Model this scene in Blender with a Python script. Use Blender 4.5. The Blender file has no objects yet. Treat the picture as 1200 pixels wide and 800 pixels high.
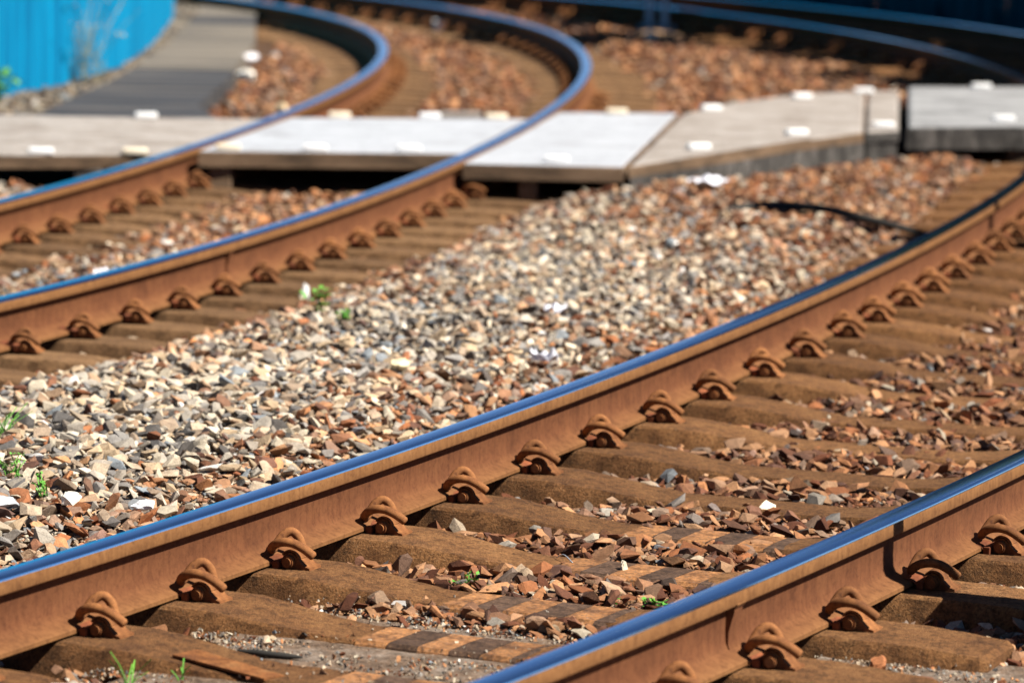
import bpy, bmesh, math, random
import numpy as np
from mathutils import Vector, Matrix
random.seed(7)
RNG = np.random.default_rng(7)
SC = bpy.context.scene
COL = SC.collection

# ---------------------------------------------------------------- camera
CAM_H, PITCH, ROLL, FPX = 1.936, 0.13772, 0.0199, 3.86101
cam_data = bpy.data.cameras.new('camera')
cam = bpy.data.objects.new('camera', cam_data); COL.objects.link(cam)
cam_data.sensor_width = 36.0; cam_data.sensor_fit = 'HORIZONTAL'
cam_data.lens = 36.0 * FPX
cam_data.clip_start = 0.1; cam_data.clip_end = 500
R_ = Vector((1, 0, 0)); F_ = Vector((0, math.cos(PITCH), -math.sin(PITCH))); U_ = Vector((0, math.sin(PITCH), math.cos(PITCH)))
cr, sr = math.cos(ROLL), math.sin(ROLL)
RX = R_ * cr + U_ * sr; UX = U_ * cr - R_ * sr
M = Matrix((RX, UX, -F_)).transposed().to_4x4(); M.translation = (0, 0, CAM_H)
cam.matrix_world = M
cam_data.dof.use_dof = True
cam_data.dof.focus_distance = 11.3
cam_data.dof.aperture_fstop = 3.0
cam_data.dof.aperture_blades = 0
SC.camera = cam

# ---------------------------------------------------------------- sun, sky, exposure
SUN_AZ, SUN_EL = math.radians(-24), math.radians(49)      # azimuth from +X towards the camera side
sd = Vector((math.cos(SUN_EL) * math.cos(SUN_AZ), math.cos(SUN_EL) * math.sin(SUN_AZ), math.sin(SUN_EL)))
world = bpy.data.worlds.new('World'); SC.world = world; world.use_nodes = True
nt = world.node_tree
sky = nt.nodes.new('ShaderNodeTexSky'); sky.sky_type = 'NISHITA'; sky.sun_disc = False
sky.sun_elevation = SUN_EL; sky.sun_rotation = math.atan2(sd.x, sd.y)
sky.air_density = 0.6; sky.dust_density = 0.0; sky.ozone_density = 4.0; sky.altitude = 3500
bg = nt.nodes['Background']; bg.inputs[1].default_value = 0.05
nt.links.new(sky.outputs[0], bg.inputs[0])
sun_data = bpy.data.lights.new('sun', 'SUN'); sun_data.energy = 5.0; sun_data.angle = math.radians(0.5)
sun_data.color = (1.0, 0.945, 0.86)
sun = bpy.data.objects.new('sun', sun_data); COL.objects.link(sun)
sun.rotation_euler = sd.to_track_quat('Z', 'Y').to_euler()
SC.view_settings.view_transform = 'Standard'; SC.view_settings.look = 'None'
SC.cycles.max_bounces = 6; SC.cycles.diffuse_bounces = 1
SC.view_settings.gamma = 1.0; SC.view_settings.exposure = 1.16; SC.view_settings.use_curve_mapping = False

# ---------------------------------------------------------------- helpers
def tag(o, label=None, cat=None, group=None, kind=None):
    if label: o['label'] = label
    if cat: o['category'] = cat
    if group: o['group'] = group
    if kind: o['kind'] = kind
    return o

def empty(name, loc=(0, 0, 0), rz=0.0):
    o = bpy.data.objects.new(name, None); COL.objects.link(o)
    o.empty_display_size = 0.1
    o.location = loc; o.rotation_euler = (0, 0, rz)
    return o

def obj(name, mesh, mat=None, parent=None, loc=None, rz=None):
    o = bpy.data.objects.new(name, mesh); COL.objects.link(o)
    if mat is not None:
        for m in (mat if isinstance(mat, (list, tuple)) else [mat]): mesh.materials.append(m)
    if parent: o.parent = parent
    if loc is not None: o.location = loc
    if rz is not None: o.rotation_euler = (0, 0, rz)
    return o

def mesh_np(name, verts, faces_idx, loop_counts, smooth=False, matidx=None):
    """verts (n,3), flat loop vertex indices, per-face loop counts"""
    me = bpy.data.meshes.new(name)
    verts = np.asarray(verts, np.float32); idx = np.asarray(faces_idx, np.int32); cnt = np.asarray(loop_counts, np.int32)
    me.vertices.add(len(verts)); me.vertices.foreach_set('co', verts.ravel())
    me.loops.add(len(idx)); me.loops.foreach_set('vertex_index', idx)
    me.polygons.add(len(cnt))
    st = np.concatenate([[0], np.cumsum(cnt)[:-1]]).astype(np.int32)
    me.polygons.foreach_set('loop_start', st); me.polygons.foreach_set('loop_total', cnt)
    if matidx is not None: me.polygons.foreach_set('material_index', np.asarray(matidx, np.int32))
    me.polygons.foreach_set('use_smooth', np.full(len(cnt), smooth, bool))
    me.update(calc_edges=True); me.validate()
    return me

def mesh_quads(name, verts, quads, smooth=False, matidx=None):
    q = np.asarray(quads, np.int32)
    return mesh_np(name, verts, q.ravel(), np.full(len(q), q.shape[1]), smooth, matidx)

def from_bm(name, bm, smooth=False, sharp=None):
    bmesh.ops.recalc_face_normals(bm, faces=bm.faces)
    me = bpy.data.meshes.new(name); bm.to_mesh(me); bm.free()
    if smooth:
        for p in me.polygons: p.use_smooth = True
        if sharp: me.set_sharp_from_angle(angle=math.radians(sharp))
    return me

def box_bm(bm, x0, x1, y0, y1, z0, z1, bevel=0.0, seg=1):
    r = bmesh.ops.create_cube(bm, size=1.0)
    vs = r['verts']
    for v in vs:
        v.co = Vector(((x0 + x1) / 2 + v.co.x * (x1 - x0), (y0 + y1) / 2 + v.co.y * (y1 - y0), (z0 + z1) / 2 + v.co.z * (z1 - z0)))
    if bevel > 0:
        es = list({e for v in vs for e in v.link_edges})
        bmesh.ops.bevel(bm, geom=es, offset=bevel, segments=seg, affect='EDGES', profile=0.6)

def prism_bm(bm, pts, z0, z1, bevel=0.0, seg=2):
    """polygon pts (x,y) extruded from z0 to z1"""
    vb = [bm.verts.new((p[0], p[1], z0)) for p in pts]
    vt = [bm.verts.new((p[0], p[1], z1)) for p in pts]
    n = len(pts)
    fb = bm.faces.new(vb[::-1]); ft = bm.faces.new(vt)
    for i in range(n): bm.faces.new((vb[i], vb[(i + 1) % n], vt[(i + 1) % n], vt[i]))
    if bevel > 0:
        es = list(ft.edges)
        bmesh.ops.bevel(bm, geom=es, offset=bevel, segments=seg, affect='EDGES', profile=0.5)

def tube_mesh(name, pts, r, nseg=10, cap=True, sub=6):
    """smooth tube through control points (Catmull-Rom); r is a number or list per control point"""
    P = [Vector(p) for p in pts]; n = len(P)
    rr = r if isinstance(r, (list, tuple)) else [r] * n
    C, RR = [], []
    for i in range(n - 1):
        p0 = P[max(i - 1, 0)]; p1 = P[i]; p2 = P[i + 1]; p3 = P[min(i + 2, n - 1)]
        for k in range(sub):
            t = k / sub
            C.append(0.5 * ((2 * p1) + (p2 - p0) * t + (2 * p0 - 5 * p1 + 4 * p2 - p3) * t * t + (-p0 + 3 * p1 - 3 * p2 + p3) * t ** 3))
            RR.append(rr[i] * (1 - t) + rr[i + 1] * t)
    C.append(P[-1]); RR.append(rr[-1])
    T = []
    for i in range(len(C)):
        d = C[min(i + 1, len(C) - 1)] - C[max(i - 1, 0)]
        T.append(d.normalized())
    N = T[0].orthogonal().normalized(); V = []; 
    # rounded ends
    ends = []
    rings = []
    for i in range(len(C)):
        N = (N - T[i] * N.dot(T[i])).normalized(); B = T[i].cross(N)
        rings.append((C[i], N.copy(), B.copy(), RR[i]))
    pre = [(rings[0][0] - T[0] * rings[0][3] * 0.35, rings[0][1], rings[0][2], rings[0][3] * 0.72)]
    post = [(rings[-1][0] + T[-1] * rings[-1][3] * 0.35, rings[-1][1], rings[-1][2], rings[-1][3] * 0.72)]
    rings = pre + rings + post
    F = []
    for c_, n_, b_, r_ in rings:
        for k in range(nseg):
            a = 2 * math.pi * k / nseg
            V.append(c_ + n_ * (math.cos(a) * r_) + b_ * (math.sin(a) * r_))
    m = len(rings)
    for i in range(m - 1):
        for k in range(nseg):
            F.append((i * nseg + k, i * nseg + (k + 1) % nseg, (i + 1) * nseg + (k + 1) % nseg, (i + 1) * nseg + k))
    F.append(tuple(range(nseg))[::-1]); F.append(tuple((m - 1) * nseg + k for k in range(nseg)))
    me = bpy.data.meshes.new(name); me.from_pydata([tuple(v) for v in V], [], F)
    for p in me.polygons: p.use_smooth = True
    me.set_sharp_from_angle(angle=math.radians(55))
    me.update()
    return me

# ---------------------------------------------------------------- materials
def new_mat(name):
    m = bpy.data.materials.new(name); m.use_nodes = True
    return m, m.node_tree, m.node_tree.nodes['Principled BSDF']

def tex_coord(nt, scale=(1, 1, 1), kind='Object'):
    tc = nt.nodes.new('ShaderNodeTexCoord'); mp = nt.nodes.new('ShaderNodeMapping')
    mp.inputs['Scale'].default_value = scale
    nt.links.new(tc.outputs[kind], mp.inputs[0]); return mp.outputs[0]

def noise(nt, vec, scale, detail=6, rough=0.6, dist=0.0):
    n = nt.nodes.new('ShaderNodeTexNoise'); n.inputs['Scale'].default_value = scale
    n.inputs['Detail'].default_value = detail; n.inputs['Roughness'].default_value = rough
    n.inputs['Distortion'].default_value = dist
    nt.links.new(vec, n.inputs['Vector']); return n.outputs['Fac']

def ramp(nt, fac, stops):
    r = nt.nodes.new('ShaderNodeValToRGB'); e = r.color_ramp.elements
    while len(e) < len(stops): e.new(0.5)
    for i, (p, c) in enumerate(stops):
        e[i].position = p; e[i].color = (*c, 1) if len(c) == 3 else c
    nt.links.new(fac, r.inputs[0]); return r.outputs[0]

def mix(nt, fac, a, b, mode='MIX'):
    m = nt.nodes.new('ShaderNodeMix'); m.data_type = 'RGBA'; m.blend_type = mode
    for s, v in ((0, fac), (6, a), (7, b)):
        if isinstance(v, (int, float)): m.inputs[s].default_value = v
        elif isinstance(v, tuple): m.inputs[s].default_value = (*v, 1)
        else: nt.links.new(v, m.inputs[s])
    return m.outputs[2]

def bump(nt, bsdf, h, strength=0.4, dist=0.002):
    b = nt.nodes.new('ShaderNodeBump'); b.inputs['Strength'].default_value = strength; b.inputs['Distance'].default_value = dist
    nt.links.new(h, b.inputs['Height']); nt.links.new(b.outputs[0], bsdf.inputs['Normal'])

def mat_noise(name, cols, scale=8, rough=0.85, bscale=120, bstr=0.5, bdist=0.002, stretch=(1, 1, 1), speck=None, metallic=0.0, detail=8, vary=0.0, grain=0.0):
    m, nt, b = new_mat(name)
    v = tex_coord(nt, stretch)
    n1 = noise(nt, v, scale, detail, 0.65, 0.2)
    c = ramp(nt, n1, cols)
    n2 = noise(nt, v, bscale, 5, 0.7)
    if speck:
        sp = ramp(nt, n2, [(speck[0], (0, 0, 0)), (speck[1], (1, 1, 1))])
        c = mix(nt, sp, c, speck[2])
    if grain:
        g1 = noise(nt, v, bscale * .8, 4, .75)
        c = mix(nt, grain, c, ramp(nt, g1, [(0.34, (0.35, 0.33, 0.31)), (0.50, (1, 1, 1)), (0.66, (1.5, 1.5, 1.5))]), 'MULTIPLY')
        g2 = noise(nt, v, bscale * .22, 4, .7)
        c = mix(nt, grain, c, ramp(nt, g2, [(0.36, (0.5, 0.48, 0.46)), (0.50, (1, 1, 1)), (0.68, (1.25, 1.25, 1.25))]), 'MULTIPLY')
    if vary:
        oi = nt.nodes.new('ShaderNodeObjectInfo')
        vr = ramp(nt, oi.outputs['Random'], [(0, (1 - vary,) * 3), (.5, (1, 1, 1)), (1, (1 + vary, 1 + vary * 1.15, 1 + vary * 1.3))]); c = mix(nt, 1.0, c, vr, 'MULTIPLY')
    nt.links.new(c, b.inputs['Base Color'])
    b.inputs['Roughness'].default_value = rough; b.inputs['Metallic'].default_value = metallic
    b.inputs['Specular IOR Level'].default_value = 0.25
    bump(nt, b, n2, bstr, bdist)
    return m

MAT = {}
def mat_rail():
    m, nt, b = new_mat('rust_rail')
    v = tex_coord(nt)
    n1 = noise(nt, v, 6, 8, .68, .4); n2 = noise(nt, v, 260, 5, .7); n3 = noise(nt, v, 48, 6, .72, .6)
    web = ramp(nt, n1, [(0.25, (0.080, 0.028, 0.0105)), (0.5, (0.122, 0.044, 0.0165)), (0.78, (0.152, 0.059, 0.022))])
    pale_tan = ramp(nt, n1, [(0.25, (0.145, 0.062, 0.021)), (0.55, (0.195, 0.088, 0.030)), (0.8, (0.225, 0.105, 0.039))])
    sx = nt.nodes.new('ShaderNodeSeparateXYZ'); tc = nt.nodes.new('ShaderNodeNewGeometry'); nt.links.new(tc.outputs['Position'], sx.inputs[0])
    # lighter tan head side and rail foot, redder scale on the web
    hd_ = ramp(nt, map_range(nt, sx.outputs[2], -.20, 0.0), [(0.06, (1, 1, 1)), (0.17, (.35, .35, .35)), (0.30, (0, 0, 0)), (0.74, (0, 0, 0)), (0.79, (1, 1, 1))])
    c = mix(nt, hd_, web, pale_tan)
    fl = ramp(nt, n3, [(0.33, (0.70, 0.66, 0.64)), (0.5, (1, 1, 1)), (0.70, (1.12, 1.14, 1.16))])
    c = mix(nt, 1.0, c, fl, 'MULTIPLY')
    vv = tex_coord(nt, (9, 9, 1.2)); n4 = noise(nt, vv, 6, 5, .6)
    st = ramp(nt, n4, [(0.40, (0.66, 0.62, 0.6)), (0.52, (1, 1, 1))]); c = mix(nt, .45, c, st, 'MULTIPLY')
    nt.links.new(c, b.inputs['Base Color']); b.inputs['Roughness'].default_value = .85; b.inputs['Specular IOR Level'].default_value = .2
    h = mix(nt, .5, n2, n3); bump(nt, b, h, .8, .0022)
    return m
def map_range(nt, val, a, b_):
    n = nt.nodes.new('ShaderNodeMapRange'); n.inputs[1].default_value = a; n.inputs[2].default_value = b_
    nt.links.new(val, n.inputs[0]); return n.outputs[0]
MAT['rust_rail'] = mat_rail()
MAT['rust_clip'] = mat_noise('rust_clip', [(0.3, (0.085, 0.028, 0.009)), (0.52, (0.185, 0.071, 0.022)), (0.75, (0.275, 0.115, 0.037))], 26, 0.85, 420, 0.6, 0.0012, vary=.28, grain=0.4)
MAT['rust_insulator'] = mat_noise('rust_insulator', [(0.3, (0.075, 0.022, 0.009)), (0.6, (0.19, 0.055, 0.019))], 30, 0.85, 420, 0.5, 0.001, vary=.35)
MAT['sleeper'] = mat_noise('sleeper', [(0.28, (0.085, 0.037, 0.015)), (0.42, (0.150, 0.066, 0.023)), (0.60, (0.195, 0.090, 0.032)), (0.78, (0.25, 0.128, 0.05))], 7.5, 0.95, 150, 1.0, 0.010,
                           speck=(0.60, 0.70, (0.21, 0.13, 0.065)), vary=.22, grain=0.85)
MAT['sleeper_far'] = mat_noise('sleeper_far', [(0.30, (0.070, 0.036, 0.016)), (0.5, (0.150, 0.080, 0.035)), (0.72, (0.21, 0.118, 0.055))], 5.5, 0.95, 120, 1.0, 0.006, vary=.2, grain=0.6)
MAT['paint_orange'] = mat_noise('paint_orange', [(0.36, (0.135, 0.061, 0.027)), (0.48, (0.263, 0.115, 0.042)), (0.72, (0.378, 0.176, 0.065))], 19, 0.9, 110, 1.0, 0.004, speck=(0.50, 0.62, (0.162, 0.088, 0.047)), vary=.2, grain=0.8)
MAT['paint_dark'] = mat_noise('paint_dark', [(0.36, (0.051, 0.027, 0.015)), (0.6, (0.076, 0.044, 0.029))], 15, 0.9, 110, 1.0, 0.004, speck=(0.50, 0.62, (0.106, 0.060, 0.034)), vary=.2, grain=0.8)
MAT['rust_plate'] = mat_noise('rust_plate', [(0.3, (0.081, 0.030, 0.012)), (0.5, (0.182, 0.069, 0.020)), (0.75, (0.210, 0.105, 0.040))], 14, 0.7, 200, 0.5, 0.001, grain=0.7)
MAT['dirt'] = mat_noise('dirt', [(0.3, (0.028, 0.014, 0.007)), (0.5, (0.075, 0.038, 0.019)), (0.7, (0.12, 0.07, 0.04))], 9, 0.97, 90, 1.0, 0.01)
MAT['infill'] = mat_noise('infill', [(0.25, (0.07, 0.042, 0.025)), (0.45, (0.145, 0.095, 0.062)), (0.6, (0.195, 0.15, 0.115)), (0.8, (0.30, 0.25, 0.205))], 7, 0.95, 110, 1.0, 0.006,
                          speck=(0.60, 0.68, (0.34, 0.30, 0.25)), grain=0.8)
MAT['concrete_beige'] = mat_noise('concrete_beige', [(0.28, (0.157, 0.123, 0.099)), (0.45, (0.265, 0.231, 0.201)), (0.6, (0.324, 0.290, 0.260)), (0.8, (0.364, 0.334, 0.304))], 2.6, 0.9, 60, 0.9, 0.006, grain=0.3)
MAT['concrete_white'] = mat_noise('concrete_white', [(0.28, (0.243, 0.243, 0.249)), (0.45, (0.345, 0.359, 0.385)), (0.8, (0.426, 0.441, 0.467))], 2.6, 0.9, 60, 0.9, 0.006, grain=0.2)
MAT['concrete_grey'] = mat_noise('concrete_grey', [(0.28, (0.108, 0.108, 0.108)), (0.5, (0.244, 0.244, 0.244)), (0.8, (0.325, 0.325, 0.325))], 2.6, 0.9, 60, 0.9, 0.006)
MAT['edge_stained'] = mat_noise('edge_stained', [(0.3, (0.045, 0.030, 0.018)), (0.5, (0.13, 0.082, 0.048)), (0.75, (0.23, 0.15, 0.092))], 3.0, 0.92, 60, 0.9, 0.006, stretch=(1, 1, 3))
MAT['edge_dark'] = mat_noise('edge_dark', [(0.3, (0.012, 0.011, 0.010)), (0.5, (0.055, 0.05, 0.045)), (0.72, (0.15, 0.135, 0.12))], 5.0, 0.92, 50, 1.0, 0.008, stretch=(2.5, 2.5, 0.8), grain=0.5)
MAT['kerb'] = mat_noise('kerb', [(0.3, (0.338, 0.315, 0.300)), (0.7, (0.465, 0.435, 0.413))], 8, 0.9, 90, 0.5, 0.002)
MAT['stud'] = mat_noise('stud', [(0.3, (0.78, 0.77, 0.74)), (0.7, (0.82, 0.81, 0.79))], 12, 0.4, 90, 0.1, 0.001)
MAT['stud_cream'] = mat_noise('stud_cream', [(0.3, (0.72, 0.60, 0.42)), (0.7, (0.80, 0.70, 0.54))], 12, 0.5, 90, 0.1, 0.001)
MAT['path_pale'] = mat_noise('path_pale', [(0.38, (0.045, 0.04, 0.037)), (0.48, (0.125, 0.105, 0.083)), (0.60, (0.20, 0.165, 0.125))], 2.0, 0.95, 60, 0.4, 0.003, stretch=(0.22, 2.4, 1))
MAT['path_shaded'] = mat_noise('path_shaded', [(0.38, (0.014, 0.015, 0.019)), (0.5, (0.04, 0.04, 0.044)), (0.62, (0.095, 0.082, 0.07))], 2.0, 0.95, 60, 0.4, 0.003, stretch=(0.22, 2.4, 1))  # darker copy of the path surface, shade put into its colour
MAT['galv'] = mat_noise('galvanised_steel', [(0.3, (0.35, 0.40, 0.46)), (0.7, (0.5, 0.55, 0.6))], 8, 0.5, 90, 0.2, 0.001, metallic=0.6)
MAT['bark'] = mat_noise('bark', [(0.3, (0.06, 0.04, 0.025)), (0.7, (0.16, 0.11, 0.07))], 9, 0.95, 60, 1.0, 0.01, stretch=(3, 3, 0.6))
MAT['rubber'] = mat_noise('black_rubber', [(0.3, (0.015, 0.014, 0.013)), (0.7, (0.04, 0.036, 0.03))], 9, 0.8, 200, 0.5, 0.001)
MAT['paper'] = mat_noise('paper', [(0.3, (0.74, 0.74, 0.80)), (0.7, (0.82, 0.82, 0.86))], 12, 0.8, 90, 0.3, 0.001)

def mat_steel():
    m, nt, b = new_mat('polished_steel_sky_tint')
    v = tex_coord(nt)
    n1 = noise(nt, v, 5, 6, 0.6); n2 = noise(nt, v, 90, 4, 0.6)
    c = ramp(nt, n1, [(0.3, (0.50, 0.76, 1.0)), (0.7, (0.64, 0.86, 1.0))])  # blue of the reflected sky tinted into the steel itself
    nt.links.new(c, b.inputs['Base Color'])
    r = ramp(nt, n2, [(0.3, (0.10,) * 3), (0.75, (0.19,) * 3)]); nt.links.new(r, b.inputs['Roughness'])
    n5 = noise(nt, v, 420, 3, .6); bump(nt, b, n5, .12, .0006)
    b.inputs['Metallic'].default_value = 1.0
    return m
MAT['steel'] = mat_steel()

def mat_leaf(name, c0, c1):
    m, nt, b = new_mat(name)
    oi = nt.nodes.new('ShaderNodeTexCoord')
    n1 = noise(nt, oi.outputs['Object'], 9, 3)
    nt.links.new(ramp(nt, n1, [(0.35, c0), (0.65, c1)]), b.inputs['Base Color'])
    b.inputs['Roughness'].default_value = 0.6
    return m
MAT['weed'] = mat_leaf('weed_leaf', (0.06, 0.22, 0.02), (0.14, 0.38, 0.04))
MAT['leaf'] = mat_leaf('tree_leaf', (0.03, 0.08, 0.015), (0.07, 0.14, 0.03))
MAT['straw'] = mat_leaf('dry_grass', (0.28, 0.24, 0.10), (0.42, 0.36, 0.18))

def mat_blue(name='blue_sheet', a=(0.0, 0.10, 0.22), b_=(0.0, 0.235, 0.43)):
    m, nt, b = new_mat(name)
    v = tex_coord(nt, (6, 6, 0.35))
    n1 = noise(nt, v, 1.6, 6, 0.65)
    c = ramp(nt, n1, [(0.3, a), (0.7, b_)])
    v2 = tex_coord(nt)
    n2 = noise(nt, v2, 3.0, 6, 0.7)
    st = ramp(nt, n2, [(0.66, (0, 0, 0)), (0.74, (1, 1, 1))])
    c = mix(nt, st, c, (0.02, 0.13, 0.20))
    nt.links.new(c, b.inputs['Base Color']); b.inputs['Roughness'].default_value = 0.6; b.inputs['Specular IOR Level'].default_value = .12
    return m
MAT['blue'] = mat_blue()
MAT['teal'] = mat_blue('shaded_blue_sheet', (0.0, 0.045, 0.07), (0.005, 0.08, 0.11))  # darkened copy of the blue sheet, its shade painted in

def mat_stone():
    m, nt, b = new_mat('ballast_stone')
    at = nt.nodes.new('ShaderNodeAttribute'); at.attribute_name = 'stone_col'
    v = tex_coord(nt)
    n1 = noise(nt, v, 34, 6, 0.7); n2 = noise(nt, v, 180, 4, 0.7)
    k = ramp(nt, n1, [(0.25, (0.62, 0.58, 0.54)), (0.5, (0.95, 0.95, 0.95)), (0.78, (1.35, 1.3, 1.25))])
    c = mix(nt, 1.0, at.outputs['Color'], k, 'MULTIPLY')
    k2 = ramp(nt, n2, [(0.3, (0.75, 0.75, 0.75)), (0.6, (1.1, 1.1, 1.1))])
    c = mix(nt, 1.0, c, k2, 'MULTIPLY')
    nt.links.new(c, b.inputs['Base Color']); b.inputs['Roughness'].default_value = 0.9
    b.inputs['Specular IOR Level'].default_value = 0.3
    bump(nt, b, n2, 0.7, 0.004)
    return m
MAT['stone'] = mat_stone()

# ---------------------------------------------------------------- track curves
class Curve:
    def __init__(s_, q, smax, smin=-6.0, n=1400, hold=None):
        x0, y0, th, k0, k1, k2, k3, k4 = q
        s = np.linspace(smin, smax, n)
        kap = k0 + k1 * s + k2 * s * s / 10 + k3 * s ** 3 / 100 + k4 * s ** 4 / 1000
        ds = s[1] - s[0]
        t = np.concatenate([[0], np.cumsum((kap[1:] + kap[:-1]) * .5 * ds)]); t += th - np.interp(0, s, t)
        x = np.concatenate([[0], np.cumsum((np.cos(t[1:]) + np.cos(t[:-1])) * .5 * ds)])
        y = np.concatenate([[0], np.cumsum((np.sin(t[1:]) + np.sin(t[:-1])) * .5 * ds)])
        x -= np.interp(0, s, x); y -= np.interp(0, s, y)
        s_.s, s_.x, s_.y, s_.t = s, x0 + x, y0 + y, t
    def at(c, s, l=0.0):
        x = np.interp(s, c.s, c.x); y = np.interp(s, c.s, c.y); t = np.interp(s, c.s, c.t)
        return x + l * np.sin(t), y - l * np.cos(t), t
    def local(c, px, py, step=4):
        """nearest (s, lateral) of points"""
        cx, cy, cs, ct = c.x[::step], c.y[::step], c.s[::step], c.t[::step]
        S = np.empty(len(px)); L = np.empty(len(px))
        for a in range(0, len(px), 20000):
            dx = px[a:a + 20000, None] - cx; dy = py[a:a + 20000, None] - cy
            i = (dx * dx + dy * dy).argmin(1); r = np.arange(len(i))
            ex, ey = dx[r, i], dy[r, i]
            S[a:a + 20000] = cs[i] + ex * np.cos(ct[i]) + ey * np.sin(ct[i])
            L[a:a + 20000] = ex * np.sin(ct[i]) - ey * np.cos(ct[i])
        return S, L
CA = Curve((-2.22938298, 7.73284023, 1.06346240, 3.05592404e-02, -3.65974630e-03, 2.24931357e-03, 1.49846986e-04, -1.23679188e-04), 40.0)
CC = Curve((-2.70673239, 13.2055741, 1.09007692, 6.92642035e-02, -1.19514952e-02, 7.98034109e-03, -1.20302625e-03, 0.0), 31.0)
G0 = 1.505
def gauge(s):
    return np.interp(s, [0, 5.2, 7.5, 16.0], [G0 + .006, G0 + .006 + .037 * 5.2, G0 + .24, G0 + .02])
RH = 0.189           # rail height
BL = 0.122           # clip leg offset from rail centre
SEAT = -0.197; MID = -0.236

A_CLIP = [1.83, 2.42, 2.93, 3.44, 4.03, 4.61, 5.19, 5.77, 6.36, 6.94, 7.56, 8.14, 8.76, 9.27, 9.82, 10.37, 10.91, 11.5, 12.08]
while A_CLIP[-1] < 33: A_CLIP.append(A_CLIP[-1] + 0.57)
A_CLIP = [1.25] + A_CLIP
C_CLIP = [2.33 + 0.482 * k for k in range(-8, 52)]

# ---------------------------------------------------------------- ground height
def smooth(a, b, x):
    t = np.clip((x - a) / (b - a), 0, 1); return t * t * (3 - 2 * t)
def lump(x, y):
    return (np.sin(x * 3.1 + 1.3 * np.sin(y * 2.3)) * np.cos(y * 2.7 + np.sin(x * 1.9)) * 0.5 +
            np.sin(x * 7.3 + y * 5.1) * np.sin(y * 8.9 - x * 3.7) * 0.3)
WALK = np.array([(-4.6, 20.5), (-3.0, 20.78), (-1.4, 21.19), (-.02, 21.4), (-.02, 20.86), (.57, 20.87), (1.01, 21.61), (1.59, 22.67), (2.22, 23.64), (3.2, 23.8), (5.2, 24.0),
                 (5.3, 27.3), (3.42, 27.15), (2.51, 26.85), (1.9, 26.35), (1.4, 25.48), (1.0, 24.5), (.5, 24.43), (-.0, 23.9), (-1.6, 23.4), (-4.8, 23.4)])
def in_poly(px, py, poly):
    ins = np.zeros(len(px), bool); n = len(poly)
    for i in range(n):
        x1, y1 = poly[i]; x2, y2 = poly[(i + 1) % n]
        c = ((y1 > py) != (y2 > py)) & (px < (x2 - x1) * (py - y1) / (y2 - y1 + 1e-12) + x1)
        ins ^= c
    return ins
def ground_z(x, y):
    sA, lA = CA.local(x, y); sC, lC = CC.local(x, y)
    g = gauge(sA)
    # lateral distance outside each track bed
    dA = np.where(lA < 0, -lA, np.where(lA > g, lA - g, 0.0))
    dC = np.where(lC > 0, lC, np.where(lC < -G0, -G0 - lC, 0.0))
    d = np.minimum(dA, dC)
    midC = smooth(-1.30, -1.05, lC) * (1 - smooth(-.48, -.25, lC))
    z = -0.285 + 0.027 * ((lA > .42) & (lA < g - .42)) + 0.115 * smooth(0.22, 0.85, d) + 0.012 * lump(x, y)
    z = z + (.036 + .012 * (y > 24)) * midC
    between = (lA < 0) & (lC > 0)
    z = z + np.where(between, 0.03 * smooth(0.6, 1.3, d), 0)
    z = np.where((lA > g), -0.275 + 0.02 * smooth(0.3, 0.9, dA) + 0.008 * lump(x, y), z)
    z = np.where((lC < -G0) , np.minimum(z, -0.20), z)
    # heap against the crossing ramp
    heap = smooth(20.2, 21.6, y) * smooth(.8, 1.3, x) * (1 - smooth(2.3, 2.6, x))
    z = z - 0.06 * heap * between
    zi = in_poly(x, y, WALK)
    z = np.where(zi, np.minimum(z, -0.30), z)
    return z, sA, lA, sC, lC, g

# ---------------------------------------------------------------- ground sheet
gx = np.concatenate([[-200, -80, -30, -15, -10], np.arange(-8, 8.01, .09), [10, 15, 30, 80, 200]])
gy = np.concatenate([[-60, -20, 0, 4], np.arange(6, 48, .09), [52, 60, 90, 180, 300]])
XX, YY = np.meshgrid(gx, gy); xf, yf = XX.ravel(), YY.ravel()
zg = ground_z(xf, yf)[0] - 0.012
ni, nj = len(gy), len(gx)
ii = (np.arange(ni - 1)[:, None] * nj + np.arange(nj - 1)[None, :]).ravel()
quads = np.stack([ii, ii + 1, ii + nj + 1, ii + nj], 1)
me = mesh_quads('ground', np.stack([xf, yf, zg], 1), quads, True)
tag(obj('ground', me, MAT['dirt']), kind='structure')

# ---------------------------------------------------------------- rails
def rail_profile():
    # (lateral, z, mat) going round from top left; mat of the face that starts at the point (0 rust, 1 steel)
    P = [(-.0355, -.013, 1), (-.0345, -.006, 1), (-.030, -.0022, 1), (-.015, -.0004, 1), (0, 0, 1), (.015, -.0004, 1), (.029, -.0022, 1), (.0335, -.0055, 1), (.0352, -.0105, 0),
         (.0362, -.041, 0), (.0345, -.0450, 0), (.0125, -.0545, 0), (.0092, -.062, 0), (.0085, -.110, 0), (.0105, -.140, 0), (.0180, -.1555, 0), (.0350, -.1640, 0), (.066, -.1745, 0), (.0705, -.1785, 0), (.0705, -.189, 0),
         (-.0705, -.189, 0), (-.0705, -.1785, 0), (-.066, -.1745, 0), (-.0350, -.1640, 0), (-.0180, -.1555, 0), (-.0105, -.140, 0), (-.0085, -.110, 0), (-.0092, -.062, 0), (-.0125, -.0545, 0), (-.0345, -.0450, 0), (-.0362, -.041, 0)]
    return P
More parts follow.
